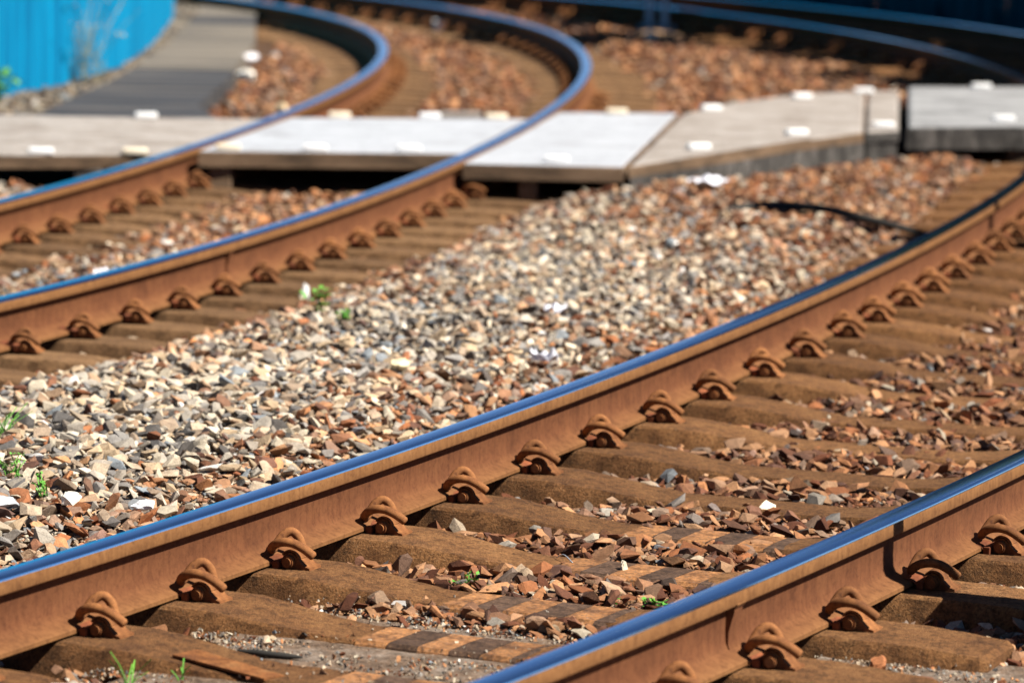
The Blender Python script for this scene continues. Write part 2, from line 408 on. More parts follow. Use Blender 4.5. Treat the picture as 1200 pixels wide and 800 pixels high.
def sweep(name, curve, s0, s1, lat, prof, step=0.12, mats=None, z0=0.0, caps=True):
    n = max(2, int((s1 - s0) / step)); S = np.linspace(s0, s1, n)
    l0 = lat(S) if callable(lat) else np.full(n, lat)
    m = len(prof); V = np.empty((n, m, 3))
    for j, p in enumerate(prof):
        x, y, t = curve.at(S, l0 + p[0]); V[:, j, 0] = x; V[:, j, 1] = y; V[:, j, 2] = p[1] + z0
    a = (np.arange(n - 1)[:, None] * m + np.arange(m)[None, :]); b = (np.arange(n - 1)[:, None] * m + (np.arange(m)[None, :] + 1) % m)
    q = np.stack([a.ravel(), b.ravel(), (b + m).ravel(), (a + m).ravel()], 1)
    idx = np.concatenate([q.ravel(), np.arange(m)[::-1], (n - 1) * m + np.arange(m)])
    cnt = np.concatenate([np.full(len(q), 4), [m, m]])
    mi = np.concatenate([np.tile([p[2] if len(p) > 2 else 0 for p in prof], n - 1), [0, 0]])
    me = mesh_np(name, V.reshape(-1, 3), idx, cnt, True, mi)
    me.set_sharp_from_angle(angle=math.radians(32))
    return me
def make_rail(curve, s0, s1, lat, label):
    o = empty('rail', (*[float(v) for v in curve.at(s0 + 1, lat(s0 + 1) if callable(lat) else lat)[:2]], -RH))
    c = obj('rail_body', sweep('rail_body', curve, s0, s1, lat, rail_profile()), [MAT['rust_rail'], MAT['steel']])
    c.parent = o; c.matrix_parent_inverse = Matrix.Translation(-Vector(o.location))
    return tag(o, label, 'rail', 'railway rails')
def weld(rail, curve, s, lat, w=0.018):
    g = lat(s) if callable(lat) else lat
    P = [(p[0] * 1.0 + math.copysign(.0035, p[0]), p[1] - (.003 if p[1] < -.1 else 0.0)) for p in rail_profile() if p[1] < -.012]
    P = [(a, min(b, -.016)) for a, b in P]
    # fillet collar fills the waist of the rail
    P = [(max(abs(a), .031 if b > -.070 else (.0165 if b > -.15 else .02)) * (1 if a > 0 else -1), b) for a, b in P]
    me = sweep('weld_collar', curve, s - w, s + w, lambda S: np.full(np.shape(S), g) if np.ndim(S) else g, P, step=w * .9)
    c = obj('weld_collar', me, MAT['rust_rail']); c.parent = rail; c.matrix_parent_inverse = Matrix.Translation(-Vector(rail.location))
latB = lambda s: gauge(s)
railA = make_rail(CA, -2.0, 38.0, 0.0, 'long blue-topped rusty rail running through the middle of the photo from the lower left corner')
railB = make_rail(CA, -2.0, 38.0, latB, 'nearest rusty rail with blue top cutting across the lower right corner')
railC = make_rail(CC, -4.0, 30.0, 0.0, 'rusty rail of the far track nearer to the pale gravel, bending back above the walkway')
railD = make_rail(CC, -4.0, 30.0, -G0, 'leftmost rusty rail of the far track, closest to the blue hoarding')
weld(railB, CA, 2.90, latB, .026)
weld(railC, CC, 4.05, 0.0, .014)

# ---------------------------------------------------------------- sleepers
ORD = ['', 'first', 'second', 'third', 'fourth', 'fifth', 'sixth', 'seventh', 'eighth', 'ninth', 'tenth', 'eleventh', 'twelfth', 'thirteenth', 'fourteenth',
       'fifteenth', 'sixteenth', 'seventeenth', 'eighteenth', 'nineteenth', 'twentieth', 'twenty-first']
def sleeper_mesh(G, seed, hump=1.0, wid=1.0):
    r = np.random.default_rng(seed)
    U = np.concatenate([[-.52], np.arange(-.50, G + .5, .022), [G + .50, G + .52]])
    cx = [-.5, -.42, -.36, -.12, .12, .36, .42, .5]
    V = []; n = len(U); m = 11
    ph = r.uniform(0, 6, 8)
    chip = np.convolve(r.normal(0, 1, n + 6), [.25, .5, .25], 'same')[3:3 + n]; chip = .007 * np.clip(chip - .25, 0, 2.2) + .0008
    for i, u in enumerate(U):
        du = min(abs(u), abs(u - G)); side = u if u < G / 2 else G - u
        # humped seats, low middle, slight slope at the ends
        if side > 0: k = 1 - (.55 * np.clip((side - .21) / .36, 0, 1) + .45 * smooth(.19, .60, np.array(side)))
        else: k = 1 - 0.35 * smooth(.25, .52, np.array(-side))
        k = float(k)
        zt = MID + (SEAT - MID) * k * hump
        w = (.100 + .036 * k) * wid
        wb = w + .035
        end = 1.0 if 0 < i < n - 1 else .9
        zt -= 0 if 0 < i < n - 1 else .012
        row = [(-wb, -.36), (-w - .011, zt - .045), (-w - .002, zt - .009), (-w + .005, zt - .001), (-w * .4, zt), (0, zt), (w * .4, zt), (w - .005, zt - .001), (w + .002, zt - .009), (w + .011, zt - .045), (wb, -.36)]
        for j, (y, z) in enumerate(row):
            a = 0.0007 if 1 <= j <= 9 else 0
            ny = a * (math.sin(u * 23 + ph[0] + j) + math.sin(u * 51 + ph[1] * j))
            nz = a * .8 * (math.sin(u * 17 + ph[2] + j * 1.3) + math.sin(u * 61 + ph[3] + j * 2.1)) + r.normal(0, .0005)
            if k > .98: nz *= .3
            if j in (2, 3, 8): 
                ch = max(0.0, chip[i]) * (1 if side > .2 else .4); ny += ch * (1 if j < 5 else -1); nz -= ch * .55
            if j in (0, 1): ny += .005 * math.sin(u * 37 + ph[4]) * math.sin(u * 13 + ph[5]) + r.normal(0, .0012)
            V.append((u + r.normal(0, .0006), y * end + ny, z + nz))
    a = (np.arange(n - 1)[:, None] * m + np.arange(m)[None, :]); b = (np.arange(n - 1)[:, None] * m + (np.arange(m)[None, :] + 1) % m)
    q = np.stack([a.ravel(), (a + m).ravel(), (b + m).ravel(), b.ravel()], 1)
    idx = np.concatenate([q.ravel(), np.arange(m), ((n - 1) * m + np.arange(m))[::-1]])
    me = mesh_np('sleeper', np.array(V), idx, np.concatenate([np.full(len(q), 4), [m, m]]), True)
    me.set_sharp_from_angle(angle=math.radians(24))
    return me
def patch_mesh(name, u0, u1, zt, w, seed):
    r = np.random.default_rng(seed)
    bm = bmesh.new()
    us = np.linspace(u0, u1, 5)
    rows = []
    for u in us:
        row = []
        for (y, z) in [(-w - .0125, zt - .030), (-w - .0055, zt - .0065), (-w + .004, zt + .0032), (0, zt + .0040), (w - .012, zt + .0034)]:
            uu = u + (r.normal(0, .0022) if u in (us[0], us[-1]) else 0) + (y + w) * .06
            row.append(bm.verts.new((uu, y, z)))
        rows.append(row)
    for i in range(4):
        for j in range(4): bm.faces.new((rows[i][j], rows[i + 1][j], rows[i + 1][j + 1], rows[i][j + 1]))
    ex = bmesh.ops.extrude_face_region(bm, geom=bm.faces[:])
    for v in [g for g in ex['geom'] if isinstance(g, bmesh.types.BMVert)]: v.co.z -= .006; v.co.y += .003
    return from_bm(name, bm)
SHARED_A = sleeper_mesh(G0 + .02, 99)
PAINT_U = {2: .78, 3: .62, 4: .62, 5: .68, 6: .66}
sleeper_group = 'concrete sleepers of the near track'
for i, s in enumerate(A_CLIP):
    g = float(gauge(s)); x, y, t = [float(v) for v in CA.at(s)]
    near = s < 13.5
    root = None
    me = sleeper_mesh(g, 100 + i) if near else SHARED_A
    painted = PAINT_U.get(i - 0)
    nm = 'sleeper'
    if painted is not None:
        root = empty(nm, (x, y, 0), t - math.pi / 2)
        obj('sleeper_body', me, MAT['sleeper'], root)
        u = painted; k = 0
        while u < 1.16:
            mt = MAT['paint_orange'] if k % 2 == 0 else MAT['paint_dark']
            p = obj('painted_band', patch_mesh('painted_band', u, u + .088, MID, .098, 500 + i * 10 + k), mt, root)
            p['label'] = 'faded orange painted band' if k % 2 == 0 else 'dark painted band'
            u += .0888; k += 1
        o = root
    else:
        o = obj(nm, me, MAT['sleeper'], None, (x, y, 0), t - math.pi / 2)
    if near:
        n = i - 0
        extra = ' with orange bands' if painted is not None else ''
        if i < 2: lab = ['brown concrete sleeper just below the bottom edge of the photo', 'rust-stained concrete sleeper half buried in the bottom left corner'][i]
        else: lab = f'{ORD[i - 1]} humped concrete sleeper from the lower left under the middle rail{extra}'
    else:
        lab = 'brown sleeper of the near track on the far bend or outside the frame'
    tag(o, lab, 'sleeper', sleeper_group)
SHARED_C = [sleeper_mesh(G0, 300 + k, .8, .8) for k in range(4)]
SHARED_C = [m for m in SHARED_C]
for i, s in enumerate(C_CLIP):
    x, y, t = [float(v) for v in CC.at(s)]
    xx, yy, _ = CC.at(s, -G0 / 2)
    me = SHARED_C[i % 4].copy()
    # track C: rails at u=0 and u=-G0, mesh spans 0..G0 so shift
    x0, y0, _ = [float(v) for v in CC.at(s, -G0)]
    o = obj('sleeper', me, MAT['sleeper_far'], None, (x0, y0, 0), t - math.pi / 2)
    if s > 9.5: lab = 'blurred brown sleeper of the far track on the bend beyond the walkway'
    elif s < 1.6: lab = 'brown sleeper of the far track at the left edge or outside the photo'
    else: lab = f'{ORD[int(round((s - 1.8) / .482)) + 1]} brown sleeper from the left edge along the far track, before the walkway'
    tag(o, lab, 'sleeper', 'concrete sleepers of the far track')

# ---------------------------------------------------------------- rail clips (spring steel clip, cast shoulder, insulator)
clip_path = [(0, -.047, 0), (0, -.01, 0), (0, .022, 0), (.000, .040, .005), (-.007, .052, .024), (-.018, .053, .050), (-.036, .046, .067), (-.054, .033, .060), (-.064, .019, .042),
             (-.068, .002, .027), (-.066, -.016, .024), (-.056, -.032, .035), (-.036, -.042, .048), (-.010, -.046, .055), (.016, -.043, .053), (.038, -.037, .043), (.055, -.031, .031), (.069, -.028, .020)]
clip_me = tube_mesh('spring_clip', clip_path, .0126, 12, True, 4)
def shoulder_mesh():
    bm = bmesh.new()
    # profile in XZ: barrel round the leg then a sloping foot to the right
    prof = []
    R = .0235
    for k in range(0, 11):
        a = math.radians(200 - k * 17)
        prof.append((R * math.cos(a), R * math.sin(a) * 1.05))
    prof += [(.031, .004), (.040, -.006), (.050, -.012), (.062, -.0145), (.064, -.026), (-.026, -.026), (-.0245, -.012)]
    y0, y1 = -.034, .034
    f = [bm.verts.new((x, y0, z)) for x, z in prof]; b = [bm.verts.new((x, y1, z)) for x, z in prof]
    bm.faces.new(f); bm.faces.new(b[::-1]); n = len(prof)
    for i in range(n): bm.faces.new((f[i], b[i], b[(i + 1) % n], f[(i + 1) % n]))
    # front recess around the leg end and raised rim above
    for e0, e1, rr, yy0, yy1 in ((150, 15, .030, -.032, .028),):
        pts = [(rr * math.cos(math.radians(e0 - k * (e0 - e1) / 9)), rr * 1.08 * math.sin(math.radians(e0 - k * (e0 - e1) / 9))) for k in range(10)]
        pin = [(x * .84, z * .84) for x, z in pts]
        A = [bm.verts.new((x, yy0, z)) for x, z in pts]; B = [bm.verts.new((x, yy1, z)) for x, z in pts]
        C_ = [bm.verts.new((x, yy0, z)) for x, z in pin]; D = [bm.verts.new((x, yy1, z)) for x, z in pin]
        for i in range(9):
            bm.faces.new((A[i], A[i + 1], B[i + 1], B[i])); bm.faces.new((C_[i], D[i], D[i + 1], C_[i + 1]))
            bm.faces.new((A[i], C_[i], C_[i + 1], A[i + 1])); bm.faces.new((B[i], B[i + 1], D[i + 1], D[i]))
        for i in (0, 9): bm.faces.new((A[i], B[i], D[i], C_[i]))
    # ring collar round the leg end
    r = bmesh.ops.create_cone(bm, segments=14, radius1=.0185, radius2=.0170, depth=.012, cap_ends=True)
    bmesh.ops.transform(bm, matrix=Matrix.Translation((0, -.043, 0)) @ Matrix.Rotation(math.pi / 2, 4, 'X'), verts=r['verts'])
    return from_bm('shoulder', bm, True, 38)
def leg_end_mesh():
    bm = bmesh.new()
    r = bmesh.ops.create_cone(bm, segments=12, radius1=.0118, radius2=.0130, depth=.009, cap_ends=True)
    bmesh.ops.transform(bm, matrix=Matrix.Translation((0, -.0508, 0)) @ Matrix.Rotation(math.pi / 2, 4, 'X'), verts=r['verts'])
    return from_bm('leg_end', bm, True, 38)
def insulator_mesh():
    bm = bmesh.new()
    # lip lying on the rail foot, curled up at the end nearest the camera, and a block between foot and shoulder
    path = [(-.112, -.066, .016), (-.100, -.064, .009), (-.086, -.060, .0045), (-.068, -.056, .0015), (-.054, -.052, -.002), (-.044, -.050, -.010)]
    w = .004
    vs = []
    for x, y, z in path:
        vs.append([bm.verts.new((x, y + dy, z + dz)) for dy, dz in ((0, 0), (.085, 0), (.085, w), (0, w))])
    for i in range(len(vs) - 1):
        for j in range(4): bm.faces.new((vs[i][j], vs[i + 1][j], vs[i + 1][(j + 1) % 4], vs[i][(j + 1) % 4]))
    bm.faces.new(vs[0]); bm.faces.new(vs[-1][::-1])
    box_bm(bm, -.046, -.024, -.050, .040, -.0245, .001, .003)
    return from_bm('insulator', bm)
SH_ME = shoulder_mesh(); LE_ME = leg_end_mesh(); IN_ME = insulator_mesh()
for me_, mt in ((clip_me, 'rust_clip'), (SH_ME, 'rust_clip'), (LE_ME, 'rust_clip'), (IN_ME, 'rust_insulator')):
    me_.materials.append(MAT[mt])
proto = []
def place_clip(curve, s, lat, side, label, group):
    r = RNG.normal(0, 1, 4)
    x, y, t = [float(v) for v in curve.at(s, lat + side * BL)]
    o = empty('rail_clip', (x, y, -.176 + .0006 * r[0]), t - math.pi / 2 + (0 if side > 0 else math.pi) + .025 * r[1])
    if curve is CC: o.scale = (.86, .86, .82)
    c = bpy.data.objects.new('spring_clip', clip_me); COL.objects.link(c); c.parent = o
    c.rotation_euler = (0, .03 * r[2], .02 * r[3])
    h = bpy.data.objects.new('shoulder', SH_ME); COL.objects.link(h); h.parent = o
    if s < 14:
        h2 = bpy.data.objects.new('leg_end', LE_ME); COL.objects.link(h2); h2.parent = c
        n = bpy.data.objects.new('insulator', IN_ME); COL.objects.link(n); n.parent = o
        n.location = (.001 * r[0], .004 * r[1], 0); n.rotation_euler = (0, 0, .05 * r[2])
    tag(o, label, 'rail clip', group)
gA = 'spring clips along the middle rail'
for i, s in enumerate(A_CLIP):
    if s < 1.5: continue
    if s < 12.2: lab = f'{ORD[i]} rusty spring clip from the lower left along the middle rail'
    else: lab = 'blurred rusty spring clip where the middle rail bends away at the right'
    if s < 27: place_clip(CA, s, 0.0, 1, lab, gA)
    if s > 22: place_clip(CA, s, 0.0, -1, 'dim rusty clip inside the middle rail in the shade at the upper right', 'inner clips of the middle rail on the far bend')
for i, s in enumerate(A_CLIP):
    if 2.2 < s < 9.0:
        k = i - 2
        place_clip(CA, s, float(gauge(s)), 1, f'{ORD[k]} rusty spring clip from the bottom edge along the nearest rail' if s < 4.5 else 'rusty spring clip of the nearest rail beyond the right edge', 'spring clips along the nearest rail')
for i, s in enumerate(C_CLIP):
    if 1.6 < s < 9.3: lab = f'{ORD[int(round((s - 1.8) / .482)) + 1]} blurred clip from the left edge along the far rail beside the gravel'
    else: lab = 'tiny blurred clip of the far track rail beyond the walkway or outside the photo'
    if s > -2 and s < 15 and not 9.2 < s < 12.2: place_clip(CC, s, 0.0, 1, lab, 'clips along the far track rail beside the gravel')
    if s > 15: place_clip(CC, s, 0.0, -1, 'tiny blurred clip inside the bend of the far track rail', 'inner clips of the far track rail beside the gravel')
    if 4.6 < s < 8.8: lab = f'{ORD[int(round((s - 4.74) / .482)) + 1]} blurred spring clip from the left edge along the leftmost rail'
    else: lab = 'tiny blurred clip of the leftmost rail beyond the walkway or outside the photo'
    if s > 2 and s < 19 and not 8.9 < s < 11.4: place_clip(CC, s, -G0, 1, lab, 'clips along the leftmost rail')

# ---------------------------------------------------------------- ballast
def stone_shapes(n, k, seed, flat=.62):
    r = np.random.default_rng(seed); out = []
    for i in range(n):
        bm = bmesh.new()
        p = r.normal(0, 1, (k, 3)); p /= np.linalg.norm(p, axis=1)[:, None]
        p *= r.uniform(.78, 1.08, (k, 1)); p *= np.array([1.0, r.uniform(.50, .92), r.uniform(flat - .17, flat + .13)])
        for q in p: bm.verts.new(q)
        res = bmesh.ops.convex_hull(bm, input=bm.verts[:])
        loose = [v for v in bm.verts if not v.link_faces]
        for v in loose: bm.verts.remove(v)
        bmesh.ops.triangulate(bm, faces=bm.faces[:])
        bmesh.ops.recalc_face_normals(bm, faces=bm.faces[:])
        bm.verts.index_update()
        V = np.array([v.co[:] for v in bm.verts]); F = np.array([[v.index for v in f.verts] for f in bm.faces])
        bm.free(); out.append((V, F))
    return out
def rot_mats(n, tilt):
    a = RNG.uniform(0, 2 * np.pi, n); b = RNG.normal(0, tilt, n); c = RNG.normal(0, tilt, n)
    ca, sa, cb, sb, cc_, sc_ = np.cos(a), np.sin(a), np.cos(b), np.sin(b), np.cos(c), np.sin(c)
    Rz = np.zeros((n, 3, 3)); Rz[:, 0, 0] = ca; Rz[:, 0, 1] = -sa; Rz[:, 1, 0] = sa; Rz[:, 1, 1] = ca; Rz[:, 2, 2] = 1
    Rx = np.zeros((n, 3, 3)); Rx[:, 0, 0] = 1; Rx[:, 1, 1] = cb; Rx[:, 1, 2] = -sb; Rx[:, 2, 1] = sb; Rx[:, 2, 2] = cb
    Ry = np.zeros((n, 3, 3)); Ry[:, 1, 1] = 1; Ry[:, 0, 0] = cc_; Ry[:, 0, 2] = sc_; Ry[:, 2, 0] = -sc_; Ry[:, 2, 2] = cc_
    return Rx @ Ry @ Rz
def scatter(name, shapes, pos, size, colr, tilt=.5):
    n = len(pos); R = rot_mats(n, tilt); kind = RNG.integers(0, len(shapes), n)
    V, F, Cc_ = [], [], []; base = 0
    for k, (v, f) in enumerate(shapes):
        m = np.where(kind == k)[0]
        if not len(m): continue
        w = np.einsum('nij,vj->nvi', R[m], v) * size[m][:, None, None] + pos[m][:, None, :]
        V.append(w.reshape(-1, 3)); F.append((f[None] + (base + np.arange(len(m)) * len(v))[:, None, None]).reshape(-1, 3))
        Cc_.append(np.repeat(colr[m], len(v), 0)); base += len(m) * len(v)
    V = np.concatenate(V); F = np.concatenate(F); Cc_ = np.concatenate(Cc_)
    me = mesh_quads(name, V, F, False)
    at = me.color_attributes.new('stone_col', 'FLOAT_COLOR', 'POINT')
    at.data.foreach_set('color', np.concatenate([Cc_, np.ones((len(Cc_), 1))], 1).astype(np.float32).ravel())
    return me
PAL = np.array([(.34, .30, .245), (.225, .21, .19), (.50, .43, .32), (.42, .31, .195), (.15, .14, .13), (.52, .41, .29), (.29, .215, .15), (.58, .51, .41), (.185, .155, .125), (.34, .225, .14), (.07, .064, .058), (.66, .63, .59), (.22, .245, .26)]) * .86
PW = np.array([.15, .11, .15, .13, .08, .12, .09, .06, .07, .06, .05, .015, .03]); PW /= PW.sum()
RUST = np.array([(.27, .098, .036), (.155, .050, .019), (.36, .155, .062), (.105, .034, .014), (.44, .22, .10)])
def place(x0, x1, y0, y1, spacing):
    nx = int((x1 - x0) / spacing); ny = int((y1 - y0) / spacing)
    X, Y = np.meshgrid(x0 + (np.arange(nx) + .5) * spacing, y0 + (np.arange(ny) + .5) * spacing)
    x = X.ravel() + RNG.uniform(-.6, .6, X.size) * spacing; y = Y.ravel() + RNG.uniform(-.6, .6, X.size) * spacing
    return x, y
def stones(y0, y1, spacing, size_med, pad, layer):
    x, y = place(-(.13 * y1 + pad), .13 * y1 + pad, y0, y1, spacing)
    m = np.abs(x) < .13 * y + pad
    m &= ~((x < -2.0) & (y > 24.0))
    x, y = x[m], y[m]
    z, sA, lA, sC, lC, g = ground_z(x, y)
    keep = ~in_poly(x, y, WALK) | ((x > 3.5))
    # rails
    for l, c in ((0, lA), (g, lA), (0, lC), (-G0, lC)): keep &= np.abs(c - l) > .085
    # sleeper tops
    ac = np.array(A_CLIP); cc_ = np.array(C_CLIP)
    dsA = np.abs(sA[:, None] - ac).min(1); dsC = np.abs(sC[:, None] - cc_).min(1)
    onA = (lA > -.42) & (lA < g + .5) & (dsA < .155 + .0 * lA); midA = (lA > .5) & (lA < g - .5)
    onA = np.where(midA, (dsA < .125) & (lA > -.42) & (lA < g + .5), onA)
    onC = (lC > -G0 - .4) & (lC < .42) & (dsC < .13)
    keep &= ~(onA & (RNG.random(len(x)) > np.where(midA, np.where(sA < 6.1, .025, .2), .02)));
    okC = (lC > -1.12 + .08 * lump(x * 2, y * 2)) & (lC < -.40 + .08 * lump(x * 2 + 3, y))
    keep &= ~(onC & (RNG.random(len(x)) > np.where(okC, np.where(y > 24, .95, .5), .03)))
    # sparse small stones right beside the rail seats, crossing infill kept clear
    seatgap = (np.abs(lA) < .30) | (np.abs(lA - g) < .30)
    keep &= ~(seatgap & (RNG.random(len(x)) > .75))
    infill = ((sA < 3.15) & (lA > .25) & (lA < g)) | ((sA < 3.42) & (lA > g)) 
    keep &= ~(infill & (RNG.random(len(x)) > .015))
    # brown dusty zone of the far track: fewer stones
    x, y, z, sA, lA, sC, lC, g = [a[keep] for a in (x, y, z, sA, lA, sC, lC, g)]
    n = len(x)
    sz = size_med * np.clip(np.exp(RNG.normal(0, .40, n)), .45, 1.75) * .5
    inA = (lA > 0) & (lA < g)
    sz *= np.where(inA, 1.0, 1.0)
    zz = z + sz * .25 + RNG.uniform(-.3, .5, n) * .012 + (layer * .014)
    # colours
    base = PAL[RNG.choice(len(PAL), n, p=PW)] * np.exp(RNG.normal(0, .14, (n, 1)))
    rust = RUST[RNG.integers(0, len(RUST), n)] * np.exp(RNG.normal(0, .2, (n, 1)))
    dr = np.minimum(np.minimum(np.abs(lA), np.abs(lA - g)), np.minimum(np.abs(lC), np.abs(lC + G0)))
    pr = .07 + .60 * (1 - smooth(.25, 1.25, dr + .3 * lump(x * .9, y * .7)))
    pr = np.where(inA, .9, pr)
    far = smooth(13, 21, y) * smooth(-.2, 1.7, x + .1 * (y - 16))
    pr = np.maximum(pr, .85 * far)
    pr = np.where(y > 24, .97, pr)
    pr = np.where((lC < 0) & (lC > -G0) & (y < 22), .40 + .5 * smooth(17, 20, y), pr)
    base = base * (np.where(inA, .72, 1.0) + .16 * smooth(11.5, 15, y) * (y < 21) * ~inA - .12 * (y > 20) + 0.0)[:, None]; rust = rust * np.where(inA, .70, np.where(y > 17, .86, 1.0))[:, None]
    f = np.clip((RNG.random(n) < pr) * RNG.uniform(.55, 1.0, n) + .25 * pr * RNG.random(n), 0, 1)[:, None]
    col = base * (1 - f) + rust * f
    return np.stack([x, y, zz], 1), sz, col
SH1 = stone_shapes(24, 13, 11, .44); SH2 = stone_shapes(8, 8, 12, .52)
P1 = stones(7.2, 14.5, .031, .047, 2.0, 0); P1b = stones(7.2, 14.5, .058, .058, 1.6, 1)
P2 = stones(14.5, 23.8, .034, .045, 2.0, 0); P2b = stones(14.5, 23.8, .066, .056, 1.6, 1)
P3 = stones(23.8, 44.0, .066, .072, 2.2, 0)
cat = lambda *a: [np.concatenate(v) for v in zip(*a)]
P0 = stones(7.6, 14.2, .0175, .0175, .35, 0)
p_, s_, c_ = cat(P1, P1b, P0)
me = scatter('ballast', SH1, p_, s_, c_, .42)
tag(obj('ballast', me, MAT['stone']), 'crushed stone ballast in pale grey, buff and rust between and beside the tracks', 'gravel', kind='stuff')
p_, s_, c_ = cat(P2, P2b, P3)
me = scatter('ballast', SH2, p_, s_, c_, .42)
tag(obj('ballast', me, MAT['stone']), 'softly blurred crushed stone ballast farther back, turning orange beyond the walkway', 'gravel', kind='stuff')
# fine grit in the crossing infill
def grit():
    xs, ys = place(-1.6, 2.6, 8.3, 11.0, .0125)
    S, L = CA.local(xs, ys); g = gauge(S)
    n1 = lump(xs * 2.1, ys * 2.6) + RNG.normal(0, .25, len(xs))
    k = (((S < 3.25) & (L > .2) & (L < g - .1)) | ((S < 3.6) & (L > g + .08))) & (n1 > .02)
    k |= (L > .09) & (L < g) & (S > 3.1) & (S < 7) & (RNG.random(len(xs)) < .10)
    ac = np.array(A_CLIP); ds = np.abs(S[:, None] - ac).min(1)
    k &= ~((ds < .15) & (RNG.random(len(xs)) > .10))
    xs, ys, S, L = xs[k], ys[k], S[k], L[k]; n = len(xs)
    inf = (S < 3.6)
    z = np.where(inf, -.2455, ground_z(xs, ys)[0] + .012) + RNG.uniform(0, .004, n)
    ds = np.abs(S[:, None] - ac).min(1); z = np.where((ds < .14) & inf, -.233, z)
    sz = .0062 * np.exp(RNG.normal(0, .38, n))
    col = PAL[RNG.choice(len(PAL), n, p=PW)] * 1.0; r = RUST[RNG.integers(0, 5, n)]; f = (RNG.random((n, 1)) < .3)
    col = np.where(f, r, col)
    return scatter('grit', stone_shapes(6, 7, 21), np.stack([xs, ys, z], 1), sz, col, 1.0)
tag(obj('grit', grit(), MAT['stone']), 'fine pale grit packed between the sleepers at the bottom of the photo', 'grit', kind='stuff')

# crossing infill surface between the sleepers
def infill(s0, s1, l0, l1, z):
    ns, nl = int((s1 - s0) / .03), int((l1 - l0) / .03)
    S, L = np.meshgrid(np.linspace(s0, s1, ns), np.linspace(l0, l1, nl), indexing='ij')
    edge = np.minimum(smooth(s1, s1 - .15, S), 1)
    x, y, t = CA.at(S.ravel(), L.ravel())
    zz = z + .004 * lump(x * 3, y * 3) - .05 * smooth(s1 - .12, s1, S.ravel()) + RNG.normal(0, .0007, x.size)
    ii = (np.arange(ns - 1)[:, None] * nl + np.arange(nl - 1)[None, :]).ravel()
    return mesh_quads('crossing_infill', np.stack([x, y, zz], 1), np.stack([ii, ii + nl, ii + nl + 1, ii + 1], 1), True)
tag(obj('crossing_infill', infill(-1.5, 3.25, .30, 1.48, -.2475), MAT['infill']), kind='structure')
tag(obj('crossing_infill', infill(-1.5, 3.55, 1.72, 3.6, -.2475), MAT['infill']), kind='structure')

# ---------------------------------------------------------------- pedestrian crossing
def panel(name, pts, z0, z1, topmat, sidemat, label, cat='walkway', bevel=.012):
    bm = bmesh.new(); prism_bm(bm, pts, z0, z1, bevel)
    bmesh.ops.subdivide_edges(bm, edges=[e for e in bm.edges if e.calc_length() > .5], cuts=3)
    me = from_bm(name, bm)
    o = bpy.data.objects.new(name, None); COL.objects.link(o)
    c = np.mean(np.array(pts), 0); o.location = (float(c[0]), float(c[1]), z0)
    m = obj('slab', me, [topmat, sidemat], o)
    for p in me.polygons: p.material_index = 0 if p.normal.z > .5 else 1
    m.location = -o.location
    return tag(o, label, cat, 'walkway slabs across the tracks')
stud_bm = bmesh.new(); box_bm(stud_bm, -.066, .066, -.032, .032, 0, .034, .012, 2)
STUD = from_bm('reflector_stud', stud_bm, True, 40)
STUD.materials.append(MAT['stud'])
STUD_C = STUD.copy(); STUD_C.materials.clear(); STUD_C.materials.append(MAT['stud_cream'])
def stud(parent, x, y, z=0.0, rz=0.0, cream=False):
    o = bpy.data.objects.new('reflector_stud', STUD_C if cream else STUD); COL.objects.link(o); o.parent = parent
    o.location = Vector((x, y, z)) - parent.location; o.rotation_euler = (0, 0, rz)
    if cream: o['label'] = 'cream coloured stud'
def edge_pts(curve, y0, y1, lat, n=7):
    """points of a rail-parallel line between world y0 and y1"""
    S = np.linspace(-2, 25, 600); x, y, t = curve.at(S, lat)
    k = (y < 30); S = S[k]; x = x[k]; y = y[k]
    ys = np.linspace(y0, y1, n); return [(float(np.interp(v, y, x)), float(v)) for v in ys]
ZT = -0.012
dl = edge_pts(CC, 21.05, 23.45, -G0 - .045)          # left of rail D
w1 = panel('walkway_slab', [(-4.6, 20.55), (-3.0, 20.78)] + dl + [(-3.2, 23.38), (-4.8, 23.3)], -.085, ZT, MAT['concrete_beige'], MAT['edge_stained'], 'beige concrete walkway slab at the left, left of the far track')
for x, y, c in ((-2.52, 20.90, 0), (-2.03, 21.00, 1), (-2.19, 23.32, 0)): stud(w1, x, y + .03, ZT, 0.1, c)
dr = edge_pts(CC, 21.32, 23.6, -G0 + .075); cl = edge_pts(CC, 21.46, 23.85, -.06)
w2 = panel('walkway_slab', dr[:1] + cl + dr[1:][::-1], -.10, ZT, MAT['concrete_white'], MAT['edge_stained'], 'bright white walkway slab lying between the two rails of the far track')
for x, y, c in ((-1.56, 21.38, 1), (-1.09, 21.42, 0), (-.58, 21.50, 0), (-1.06, 23.66, 1), (-.52, 23.74, 0), (-.12, 23.78, 1)): stud(w2, x, y + .01, ZT, 0.05, c)
cr_ = edge_pts(CC, 20.90, 24.40, .06)
w3 = panel('walkway_slab', [cr_[0], (.57, 20.88), (1.00, 24.5)] + cr_[::-1][:-1], -.095, ZT, MAT['concrete_white'], MAT['edge_stained'], 'white walkway slab with slanted end just right of the far track')
for x, y, c in ((.22, 21.05, 0), (.62, 24.36, 1)): stud(w3, x, y, ZT, 0.0, c)
def blend(a, b, t): return (a[0] * (1 - t) + b[0] * t, a[1] * (1 - t) + b[1] * t)
ft = [(.60, 20.90), (1.01, 21.61), (1.59, 22.67), (2.06, 23.40)]; bk = [(1.03, 24.50), (1.4, 25.48), (1.9, 26.35), (2.36, 26.75)]
w4 = panel('walkway_ramp', ft + bk[::-1], -.075, ZT, MAT['concrete_beige'], MAT['edge_stained'], 'long beige concrete walkway strip curving away through the gravel', bevel=.02)
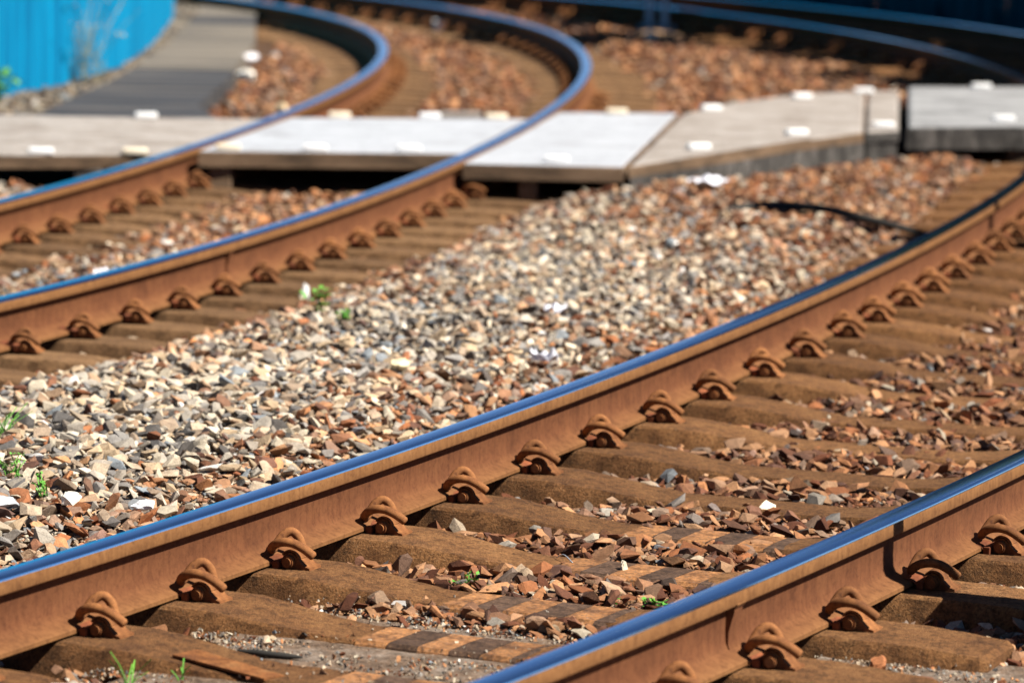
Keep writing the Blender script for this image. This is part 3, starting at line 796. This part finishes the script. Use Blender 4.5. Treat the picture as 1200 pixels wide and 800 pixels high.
for x, y in ((1.02, 22.0), (1.64, 23.08), (1.22, 24.80), (1.87, 25.95), (2.33, 26.55)): stud(w4, x, y, ZT, .35 if x < 2 else .1)
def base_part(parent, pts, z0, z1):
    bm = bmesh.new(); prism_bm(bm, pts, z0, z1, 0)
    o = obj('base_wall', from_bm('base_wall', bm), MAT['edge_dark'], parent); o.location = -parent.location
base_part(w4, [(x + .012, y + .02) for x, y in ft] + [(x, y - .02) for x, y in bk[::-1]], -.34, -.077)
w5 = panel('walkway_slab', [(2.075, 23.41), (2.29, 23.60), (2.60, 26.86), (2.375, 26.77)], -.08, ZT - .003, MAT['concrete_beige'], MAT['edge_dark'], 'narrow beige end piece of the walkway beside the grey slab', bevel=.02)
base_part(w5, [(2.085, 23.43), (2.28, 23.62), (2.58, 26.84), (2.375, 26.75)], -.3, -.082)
stud(w5, 2.21, 23.75, ZT, 0.1)
al = edge_pts(CA, 23.80, 27.15, -.06)
w6 = panel('walkway_slab', [(2.34, 23.62), (3.0, 23.76)] + al + [(2.66, 26.95)], -.13, ZT + .02, MAT['concrete_grey'], MAT['edge_dark'], 'grey concrete walkway slab at the right edge with dark opening underneath', bevel=.03)  # dark side colour stands in for shade on this front
stud(w6, 2.98, 24.15, ZT + .02, 0.05); stud(w6, 3.16, 26.9, ZT + .02, 0.05)
def legpart(parent, x0, x1, y0, y1, z0, z1, m='edge_stained'):
    bm = bmesh.new(); box_bm(bm, x0, x1, y0, y1, z0, z1, .008)
    o = obj('support_leg', from_bm('support_leg', bm), MAT[m], parent); o.location = -parent.location
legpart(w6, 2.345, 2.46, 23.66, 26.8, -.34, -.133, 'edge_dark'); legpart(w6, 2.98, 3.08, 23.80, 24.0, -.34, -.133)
legpart(w2, -1.66, -1.54, 21.36, 21.55, -.33, -.103); legpart(w2, -.98, -.9, 23.4, 23.6, -.33, -.103)
legpart(w3, .02, .12, 20.94, 21.1, -.33, -.098); legpart(w3, .46, .56, 20.98, 21.2, -.33, -.098)
legpart(w1, -2.9, -2.75, 20.84, 21.0, -.33, -.088, 'edge_dark'); legpart(w1, -2.35, -2.2, 20.96, 21.1, -.33, -.088, 'edge_dark'); legpart(w1, -1.98, -1.85, 21.1, 21.3, -.33, -.088)

# small pale block behind the walkway
bm = bmesh.new(); box_bm(bm, -.13, .13, -.05, .05, 0, .10, .01)
tag(obj('concrete_block', from_bm('concrete_block', bm), MAT['concrete_beige'], None, (-.36, 25.4, -.20), .03), 'small pale block lying on rusty gravel behind the white slab', 'block')

# ---------------------------------------------------------------- side path, kerb and hoardings
pl = [(-3.02, 23.42), (-2.93, 25.5), (-2.80, 27.9), (-2.78, 31.7), (-3.0, 38.3), (-3.6, 44)]
pr_ = [(-1.62, 23.42), (-2.05, 25.4), (-2.04, 28.1), (-2.12, 31.96), (-2.55, 38.5), (-3.1, 44)]
def interp_line(line, y):
    a = np.array(line); return float(np.interp(y, a[:, 1], a[:, 0]))
k = 0; y = 23.44
path_root = None
def path_strip(name, y0, y1, mat, z=-.1):
    bm = bmesh.new(); yy = np.arange(y0, y1 + .01, .9)
    yy = np.linspace(y0, y1, max(2, int((y1 - y0) / .6) + 1))
    Lp = [(interp_line(pl, v), v) for v in yy]; Rp = [(interp_line(pr_, v), v) for v in yy]
    prism_bm(bm, Rp + Lp[::-1], -.33, z, 0)
    return tag(obj(name, from_bm(name, bm), mat), kind='structure')
path_strip('path', 23.44, 28.7, MAT['path_shaded'], -.098); path_strip('path', 28.706, 34.2, MAT['path_pale'], -.093); path_strip('path', 34.206, 35.4, MAT['path_shaded'], -.098)
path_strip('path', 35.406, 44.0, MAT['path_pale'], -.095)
hl = [(-5.0, 20.0), (-3.75, 24.2), (-3.4, 26.0), (-3.14, 27.13), (-2.93, 28.73), (-2.93, 31.17), (-3.06, 34.66), (-3.35, 38.2), (-4.0, 42.0)]
# verge strip between hoarding and path, with pebbles
bm = bmesh.new(); yy = np.linspace(23.4, 43, 40)
prism_bm(bm, [(interp_line(pl, v) - .004, v) for v in yy] + [(-6.5, v) for v in yy[::-1]], -.33, -.115)
tag(obj('verge', from_bm('verge', bm), MAT['dirt']), kind='structure')
xs, ys = place(-4.8, -2.6, 23.5, 42, .05)
L_ = np.array([interp_line(pl, v) for v in ys]); m = (xs < L_ - .0) & (xs > L_ - .55); xs, ys = xs[m], ys[m]; n = len(xs)
col = PAL[RNG.choice(len(PAL), n, p=PW)] * .6
xs2 = None
me = scatter('pebbles', SH2, np.stack([xs, ys, np.full(n, -.112)], 1), .028 * np.exp(RNG.normal(0, .35, n)), col, .5)
tag(obj('pebbles', me, MAT['stone']), 'pale pebbles scattered along the foot of the blue hoarding', 'pebbles', kind='stuff')

def hoarding(line, z0, z1, mat, label, sheet=2.0, pitch=.19, depth=.034):
    root = empty('hoarding', (*line[0], -.12)); tag(root, label, 'hoarding')
    P = np.array(line); d = np.concatenate([[0], np.cumsum(np.hypot(*np.diff(P, axis=0).T))]); Ltot = d[-1]
    # resample smoothly
    f = lambda a: (np.interp(a, d, P[:, 0]), np.interp(a, d, P[:, 1]))
    a = 0.0; n = 0
    while a < Ltot - .1:
        b = min(a + sheet, Ltot); S = [] ; u = a
        while u < b - 1e-6:
            for fr, dp in ((0, 0), (.35, 0), (.5, depth), (.85, depth)): S.append((min(u + fr * pitch, b), dp))
            u += pitch
        S.append((b, 0))
        V = []; F = []; zz = z0 + random.uniform(-.012, .012)
        for q, dp in S:
            x, y = f(q); x2, y2 = f(min(q + .05, Ltot)); x1, y1 = f(max(q - .05, 0)); tx, ty = x2 - x1, y2 - y1; L = math.hypot(tx, ty) + 1e-9
            nx, ny = ty / L, -tx / L
            for off in (0, -.004):
                for z in (zz, z1): V.append((x + nx * (dp + off) - root.location.x, y + ny * (dp + off) - root.location.y, z - root.location.z))
        for i in range(len(S) - 1):
            o_ = i * 4; F += [(o_, o_ + 4, o_ + 5, o_ + 1), (o_ + 2, o_ + 3, o_ + 7, o_ + 6), (o_, o_ + 2, o_ + 6, o_ + 4), (o_ + 1, o_ + 5, o_ + 7, o_ + 3)]
        me = bpy.data.meshes.new('sheet_panel'); me.from_pydata(V, [], F); me.update()
        obj('sheet_panel', me, mat, root)
        for q in (a + .1, (a + b) / 2):
            x, y = f(q); bm = bmesh.new(); box_bm(bm, x - .03, x + .03, y - .03, y + .03, -.33, z0 + .25, .004)
            c = obj('post', from_bm('post', bm), mat, root); c.location = -root.location
            c.location.x += -.05
        a = b + .006; n += 1
    return root
hoarding(hl, -.100, 2.35, MAT['blue'], 'bright blue corrugated sheet hoarding curving along the far left path')
hoarding([(9.3, 23.0), (9.2, 27.0), (8.6, 32.0), (7.5, 35.0), (5.4, 37.2), (4.76, 37.7), (3.33, 39.5), (2.58, 41.0), (1.9, 42.5)], -.26, 3.6, MAT['teal'], 'sheet hoarding at the top right, coloured dark teal to paint in shade', sheet=1.8)  # right-hand stretch and extra height added to keep low sky off the rails

# steel mast, only its foot is in the picture
root = empty('mast', (1.28, 36.6, -.2)); tag(root, 'pale galvanised steel mast whose foot shows at the top edge', 'mast')
for dx in (-.10, .04):
    bm = bmesh.new(); box_bm(bm, dx, dx + .06, -.05, .05, 0, 7, .006); obj('mast_leg', from_bm('mast_leg', bm), MAT['galv'], root)
bm = bmesh.new(); box_bm(bm, -.17, .17, -.15, .15, -.1, .04, .01); obj('base_block', from_bm('base_block', bm), MAT['concrete_grey'], root)
for k in range(8):
    bm = bmesh.new(); box_bm(bm, -.038, .038, -.03, .03, .35 + k * .8, .41 + k * .8, 0); obj('rung', from_bm('rung', bm), MAT['galv'], root)

# ---------------------------------------------------------------- posts beyond the right edge whose shadows cross the rails
def post(x, y, z, h, r, label):
    root = empty('marker_post', (x, y, z)); tag(root, label, 'post', 'posts beside the near track outside the frame')
    bm = bmesh.new(); box_bm(bm, -r, r, -r * .9, r * .9, 0, h, .006); obj('post_shaft', from_bm('post_shaft', bm), MAT['galv'], root)
    bm = bmesh.new(); box_bm(bm, -r * 1.6, r * 1.6, -r * 1.6, r * 1.6, -.02, .06, .01); obj('post_base', from_bm('post_base', bm), MAT['concrete_grey'], root)
hd = Vector((math.cos(SUN_AZ), math.sin(SUN_AZ))); tE = math.tan(SUN_EL)
tip = Vector((1.05, 10.62)); L1 = .98; post(tip.x + hd.x * L1, tip.y + hd.y * L1, -.26, L1 * tE + .255, .035, 'short square post just outside the right edge whose shadow crosses the nearest rail')
tip = Vector((1.0, 19.95)); L2 = 2.35; post(tip.x + hd.x * L2, tip.y + hd.y * L2, -.28, L2 * tE + .12, .06, 'tall square post outside the right edge whose shadow crosses the gravel')

root = empty('shade_box', (1.66, 10.22, -.27)); tag(root, 'low grey box added just outside the right edge to shade the nearest sleepers', 'box')  # unseen box added only to deepen the shade beside the nearest rail
bm = bmesh.new(); box_bm(bm, -.16, .16, -.15, .17, 0, .42, .01); obj('box_body', from_bm('box_body', bm), MAT['concrete_grey'], root)
bm = bmesh.new(); box_bm(bm, -.18, .18, -.17, .19, .422, .46, .008); obj('lid', from_bm('lid', bm), MAT['galv'], root)
me = tube_mesh('black_cable', [(.98, 19.62, -.13), (1.15, 19.78, -.105), (1.35, 19.86, -.10), (1.55, 19.78, -.10), (1.72, 19.55, -.12), (1.9, 19.46, -.15), (2.12, 19.46, -.215)], [.012, .026, .028, .020, .026, .018, .022], 8)
tag(obj('black_cable', me, MAT['rubber']), 'thick black cable lying across the gravel towards the middle rail', 'cable')
# ---------------------------------------------------------------- unseen trees added to cast shade across the far end
def tree(x, y, h, rx, ry, rz_, label, seed, nleaf=17000, lean=0.0):
    r = np.random.default_rng(seed)
    root = empty('tree', (x, y, -.25)); tag(root, label, 'tree', 'unseen trees added to shade the far bend')
    trunk = tube_mesh('trunk', [(0, 0, -.1), (.08, .05, h * .25), (-.05 + lean * .5, .12, h * .5), (.05 + lean, 0, h * .78)], [.20, .16, .12, .05], 10)
    trunk.materials.append(MAT['bark'])
    t = bpy.data.objects.new('trunk', trunk); COL.objects.link(t); t.parent = root
    for k in range(5):
        a = r.uniform(0, 6.28); z = h * r.uniform(.35, .6)
        me = tube_mesh('limb', [(0, .05, z), (math.cos(a) * rx * .4, math.sin(a) * ry * .4, z + h * .12), (math.cos(a) * rx * .75, math.sin(a) * ry * .75, z + h * .2)], [.07, .05, .02], 7)
        me.materials.append(MAT['bark']); c = bpy.data.objects.new('limb', me); COL.objects.link(c); c.parent = root
    # leaf clumps
    nc = 26; cc = r.normal(0, 1, (nc, 3)); cc /= np.linalg.norm(cc, axis=1)[:, None]; cc *= r.uniform(.35, .95, (nc, 1))
    ci = r.integers(0, nc, nleaf); p = cc[ci] + r.normal(0, .17, (nleaf, 3)); p = p * np.array([rx, ry, rz_]) + np.array([lean, 0, h * .68])
    sz = r.uniform(.08, .16, nleaf); d1 = r.normal(0, 1, (nleaf, 3)); d1 /= np.linalg.norm(d1, axis=1)[:, None]
    d2 = np.cross(d1, r.normal(0, 1, (nleaf, 3))); d2 /= np.linalg.norm(d2, axis=1)[:, None]
    V = np.stack([p - d1 * sz[:, None], p + d2 * sz[:, None] * .5, p + d1 * sz[:, None], p - d2 * sz[:, None] * .5], 1).reshape(-1, 3)
    me = mesh_quads('crown', V, np.arange(nleaf * 4).reshape(-1, 4)); obj('crown', me, MAT['leaf'], root)
SHADE_TREES = [(5.9, 32.9, 5.8, 1.3, .45, .7, -1.9), (7.6, 28.6, 5.6, 1.9, 1.5, 1.2, 0), (7.7, 32.0, 5.8, 2.2, 1.6, 1.3, 0), (6.0, 35.2, 6.0, 2.2, 1.5, 1.5, 0), (6.6, 38.5, 6.2, 2.6, 1.2, 1.6, 0)]
for i, (x, y, h, rx, ry, rz_, ln) in enumerate(SHADE_TREES):
    tree(x, y, h, rx, ry, rz_, ['slim leafy tree added above the top edge to shade the far rails', 'leafy shade tree added beyond the right edge, nearest of the row', 'leafy shade tree added beyond the right edge behind the nearest tree', 'leafy shade tree added above the top edge in front of the teal hoarding', 'leafy shade tree added above the top edge at the end of the teal hoarding'][i], 60 + i, lean=ln)

# ---------------------------------------------------------------- small things
def gz(x, y):
    return float(ground_z(np.array([x]), np.array([y]))[0][0])
def rock(x, y, dims, colr, label, seed, rz=0.0, z=None, tilt=(0, 0)):
    r = np.random.default_rng(seed); bm = bmesh.new()
    p = r.normal(0, 1, (16, 3)); p /= np.linalg.norm(p, axis=1)[:, None]; p *= r.uniform(.85, 1.08, (16, 1)) * np.array(dims) * .5
    for q in p: bm.verts.new(q)
    bmesh.ops.convex_hull(bm, input=bm.verts[:])
    for v in [v for v in bm.verts if not v.link_faces]: bm.verts.remove(v)
    bmesh.ops.subdivide_edges(bm, edges=bm.edges[:], cuts=1, use_grid_fill=True)
    for v in bm.verts: v.co += Vector(r.normal(0, .02, 3)) * dims[0]
    me = from_bm('stone', bm)
    at = me.color_attributes.new('stone_col', 'FLOAT_COLOR', 'POINT')
    for d in at.data: d.color = (*colr, 1)
    o = obj('stone', me, MAT['stone'], None, (x, y, (gz(x, y) if z is None else z) + dims[2] * .42), rz)
    o.rotation_euler = (tilt[0], tilt[1], rz)
    return tag(o, label, 'stone')
rock(-.40, 14.08, (.075, .06, .05), (.80, .68, .42), 'pale yellow angular stone in the middle of the gravel', 1, z=-.125)
rock(-1.27, 11.28, (.085, .07, .05), (.82, .77, .66), 'white pointed stone on the gravel above the lower left rail', 2, z=-.135)
rock(-1.47, 11.24, (.12, .08, .06), (.42, .44, .46), 'large blue-grey stone on the gravel at the left edge', 3, z=-.15)
rock(-1.05, 11.20, (.085, .05, .03), (.70, .71, .72), 'flat pale grey stone beside the head of the middle rail', 4, z=-.125)
rock(.06, 10.90, (.085, .055, .085), (.36, .26, .17), 'upright grey-brown stone between the rails beside green weeds', 5, .3, z=-.268, tilt=(.2, .3))
rock(.08, 10.17, (.085, .06, .045), (.27, .16, .095), 'long brown stone resting on the banded sleeper', 6, z=-.238)
rock(.19, 10.20, (.06, .055, .05), (.20, .085, .045), 'dark red stone resting on the banded sleeper at the centre bottom', 7, z=-.238)
rock(.94, 9.76, (.065, .05, .055), (.34, .13, .05), 'reddish cube-like stone lying on grit beside the nearest rail', 8, .5, z=-.244)
rock(.33, 11.0, (.05, .045, .06), (.62, .55, .42), 'pale standing stone next to an orange painted band', 9, z=-.26)
rock(.80, 12.05, (.075, .06, .05), (.86, .78, .60), 'cream stone bright in the sun between the two near rails', 10, z=-.262)
rock(-.90, 16.9, (.05, .05, .11), (.66, .66, .64), 'upright whitish stone beside the far track sleepers', 12, z=-.26)
rock(-.72, 36.0, (.17, .17, .16), (.85, .84, .80), 'round white lump standing in for a glint beside the far rail at the top', 13, z=-.25)  # white colour imitates a small blurred glint
rock(-1.95, 28.4, (.16, .12, .10), (.85, .80, .70), 'whitish stone beside the dark path, nearest of the pale ones', 14, z=-.16)
rock(-2.05, 30.3, (.14, .10, .10), (.84, .80, .80), 'pale stone at the edge of the light path', 15, z=-.16)
rock(-1.55, 25.9, (.13, .10, .07), (.80, .60, .36), 'tan stone behind the beige slab', 16, z=-.17)
rock(1.14, 34.0, (.14, .12, .12), (.80, .70, .55), 'pale stone on the rusty gravel near the far shade', 17, z=-.17)
rock(1.20, 34.9, (.5, .22, .1), (.42, .26, .15), 'low rusty heap near the foot of the mast', 18, z=-.2)

def litter(x, y, z, w, l, label, seed, rz=0):
    r = np.random.default_rng(seed); n = 7
    V = [((i / (n - 1) - .5) * w, (j / (n - 1) - .5) * l, abs(r.normal(0, .012)) + .012 * math.sin(i * 1.3 + j)) for i in range(n) for j in range(n)]
    F = [(i * n + j, (i + 1) * n + j, (i + 1) * n + j + 1, i * n + j + 1) for i in range(n - 1) for j in range(n - 1)]
    bm = bmesh.new(); vs = [bm.verts.new(v) for v in V]
    for f in F: bm.faces.new([vs[k] for k in f])
    ex = bmesh.ops.extrude_face_region(bm, geom=bm.faces[:])
    for v in [g for g in ex['geom'] if isinstance(g, bmesh.types.BMVert)]: v.co.z -= .002
    return tag(obj('litter', from_bm('litter', bm), MAT['paper'], None, (x, y, z), rz), label, 'litter', 'scraps of white litter')
litter(1.02, 20.9, -.085, .18, .16, 'crumpled white scrap on the gravel in front of the walkway', 1, .3)
litter(-1.80, 17.3, -.20, .09, .10, 'white scrap lying between the rails of the far track', 2)
litter(.12, 14.3, -.105, .10, .03, 'thin white scrap on the gravel close to the middle rail', 3, -.2)
litter(.17, 15.6, -.10, .09, .07, 'white lilac scrap in the pale gravel', 4)

def weed(x, y, z, h, n, label, seed, mat='weed', name='weed', cat='weed', leaf=.012):
    r = np.random.default_rng(seed); V = []; F = []
    root = empty(name, (x, y, z)); tag(root, label, cat, 'weeds in the ballast')
    stems = []
    for k in range(n):
        a = r.uniform(0, 6.28); lean = r.uniform(.15, .8) * h; hh = h * r.uniform(.5, 1.0)
        bx, by = r.normal(0, h * .12, 2)
        for q in range(3):
            t0, t1 = q / 3, (q + 1) / 3
            p0 = np.array([bx + math.cos(a) * lean * t0 ** 2, by + math.sin(a) * lean * t0 ** 2, hh * t0]); p1 = np.array([bx + math.cos(a) * lean * t1 ** 2, by + math.sin(a) * lean * t1 ** 2, hh * t1])
            w = .0016; o_ = len(V)
            V += [p0 + (-w, 0, 0), p0 + (w, 0, 0), p1 + (w, 0, 0), p1 + (-w, 0, 0)]; F.append((o_, o_ + 1, o_ + 2, o_ + 3))
            if leaf:
                for s_ in range(3):
                    d = r.normal(0, 1, 3); d[2] = abs(d[2]) * .4; d /= np.linalg.norm(d); e = np.cross(d, (0.2, 0.1, 1)); e /= np.linalg.norm(e)
                    L = leaf * r.uniform(.7, 1.5); o_ = len(V); c = p1
                    V += [c, c + d * L * .5 + e * L * .35, c + d * L, c + d * L * .5 - e * L * .35]; F.append((o_, o_ + 1, o_ + 2, o_ + 3))
    me = bpy.data.meshes.new('foliage'); me.from_pydata([tuple(v) for v in V], [], F); me.update()
    obj('foliage', me, MAT[mat], root)
weed(-.10, 10.76, -.262, .055, 7, 'small green weed between the rails, left of the pair', 1)
weed(-.03, 10.70, -.262, .035, 5, 'tiny bright weed between the rails beside the upright stone', 2, leaf=.016)
weed(.29, 10.60, -.262, .04, 6, 'small green weed just above a banded sleeper', 3, leaf=.016)
weed(.40, 10.52, -.262, .04, 8, 'low green weed close to the nearest rail', 4, leaf=.018)
weed(.74, 9.40, -.25, .045, 22, 'green tuft at the bottom edge beside the nearest rail clips', 5, leaf=.020)
weed(.83, 9.40, -.25, .03, 10, 'low green tuft right of the tuft at the bottom edge', 15, leaf=.020)
weed(1.31, 10.68, -.262, .03, 6, 'little green leaves near the right edge between stones', 6, leaf=.026)
weed(-1.49, 11.75, -.15, .09, 9, 'taller green weed in the gravel near the left edge', 7)
weed(-1.37, 11.45, -.15, .07, 8, 'green weed beside the white pointed stone', 8)
weed(-.77, 15.65, -.125, .10, 8, 'dark green weed in the middle of the pale gravel', 9, leaf=.022)
weed(-.66, 15.20, -.125, .06, 9, 'low spreading weed in the pale gravel', 10, leaf=.024)
weed(-1.62, 12.5, -.15, .13, 16, 'grass tuft in the gravel at the left edge', 11, leaf=0, name='grass_tuft', cat='grass')
weed(-.92, 9.42, -.25, .10, 6, 'a few green grass blades at the lower left edge', 12, leaf=0, name='grass_tuft', cat='grass')
weed(-.80, 9.55, -.25, .05, 5, 'short grass blades growing in the grit beside a sleeper', 13, leaf=0, name='grass_tuft', cat='grass')
weed(-3.0, 27.4, -.11, .62, 34, 'tall dry grass clump against the blue hoarding', 14, 'straw', 'dry_grass', 'grass', .022)
weed(-3.35, 25.0, -.11, .25, 60, 'green weeds at the foot of the blue hoarding by the walkway', 16, 'weed', 'weed', 'weed', .05)

# rusty plate on the second sleeper, bit of rubber hose
sx, sy, st = [float(v) for v in CA.at(A_CLIP[2], .50)]
bm = bmesh.new(); 
vs = [bm.verts.new(v) for v in [(-.14, -.07, .017), (.13, -.085, -.010), (.15, -.02, -.012), (-.12, .02, .016)]]
bm.faces.new(vs); ex = bmesh.ops.extrude_face_region(bm, geom=bm.faces[:])
for v in [g for g in ex['geom'] if isinstance(g, bmesh.types.BMVert)]: v.co.z -= .006
tag(obj('rusty_plate', from_bm('rusty_plate', bm), MAT['rust_plate'], None, (sx, sy - .02, -.2215), st - math.pi / 2), 'orange rusty steel plate lying on the sloping sleeper at the lower left', 'plate')
me = tube_mesh('rubber_strip', [(-.08, .02, .008), (-.02, -.005, .009), (.04, -.02, .007), (.085, -.028, .006)], [.006, .009, .008, .003], 8)
tag(obj('rubber_strip', me, MAT['rubber'], None, (-.60, 9.83, -.245), .0), 'short black strip lying on the grit beside the lower left sleepers', 'strip')
me = tube_mesh('wire', [(0, 0, 0), (.02, -.03, .015), (.045, -.07, .0)], .0018, 6)
tag(obj('wire', me, MAT['galv'], None, (.14, 11.15, -.232), 0), 'thin grey wire sticking out of the stones beside an orange band', 'wire')
bm = bmesh.new(); box_bm(bm, -.30, .10, -.12, .012, -.12, .0, .006)
tag(obj('concrete_edging', from_bm('concrete_edging', bm), MAT['kerb'], None, (-1.08, 9.30, -.205), .02), 'pale concrete edging peeping in at the bottom left corner', 'edging')
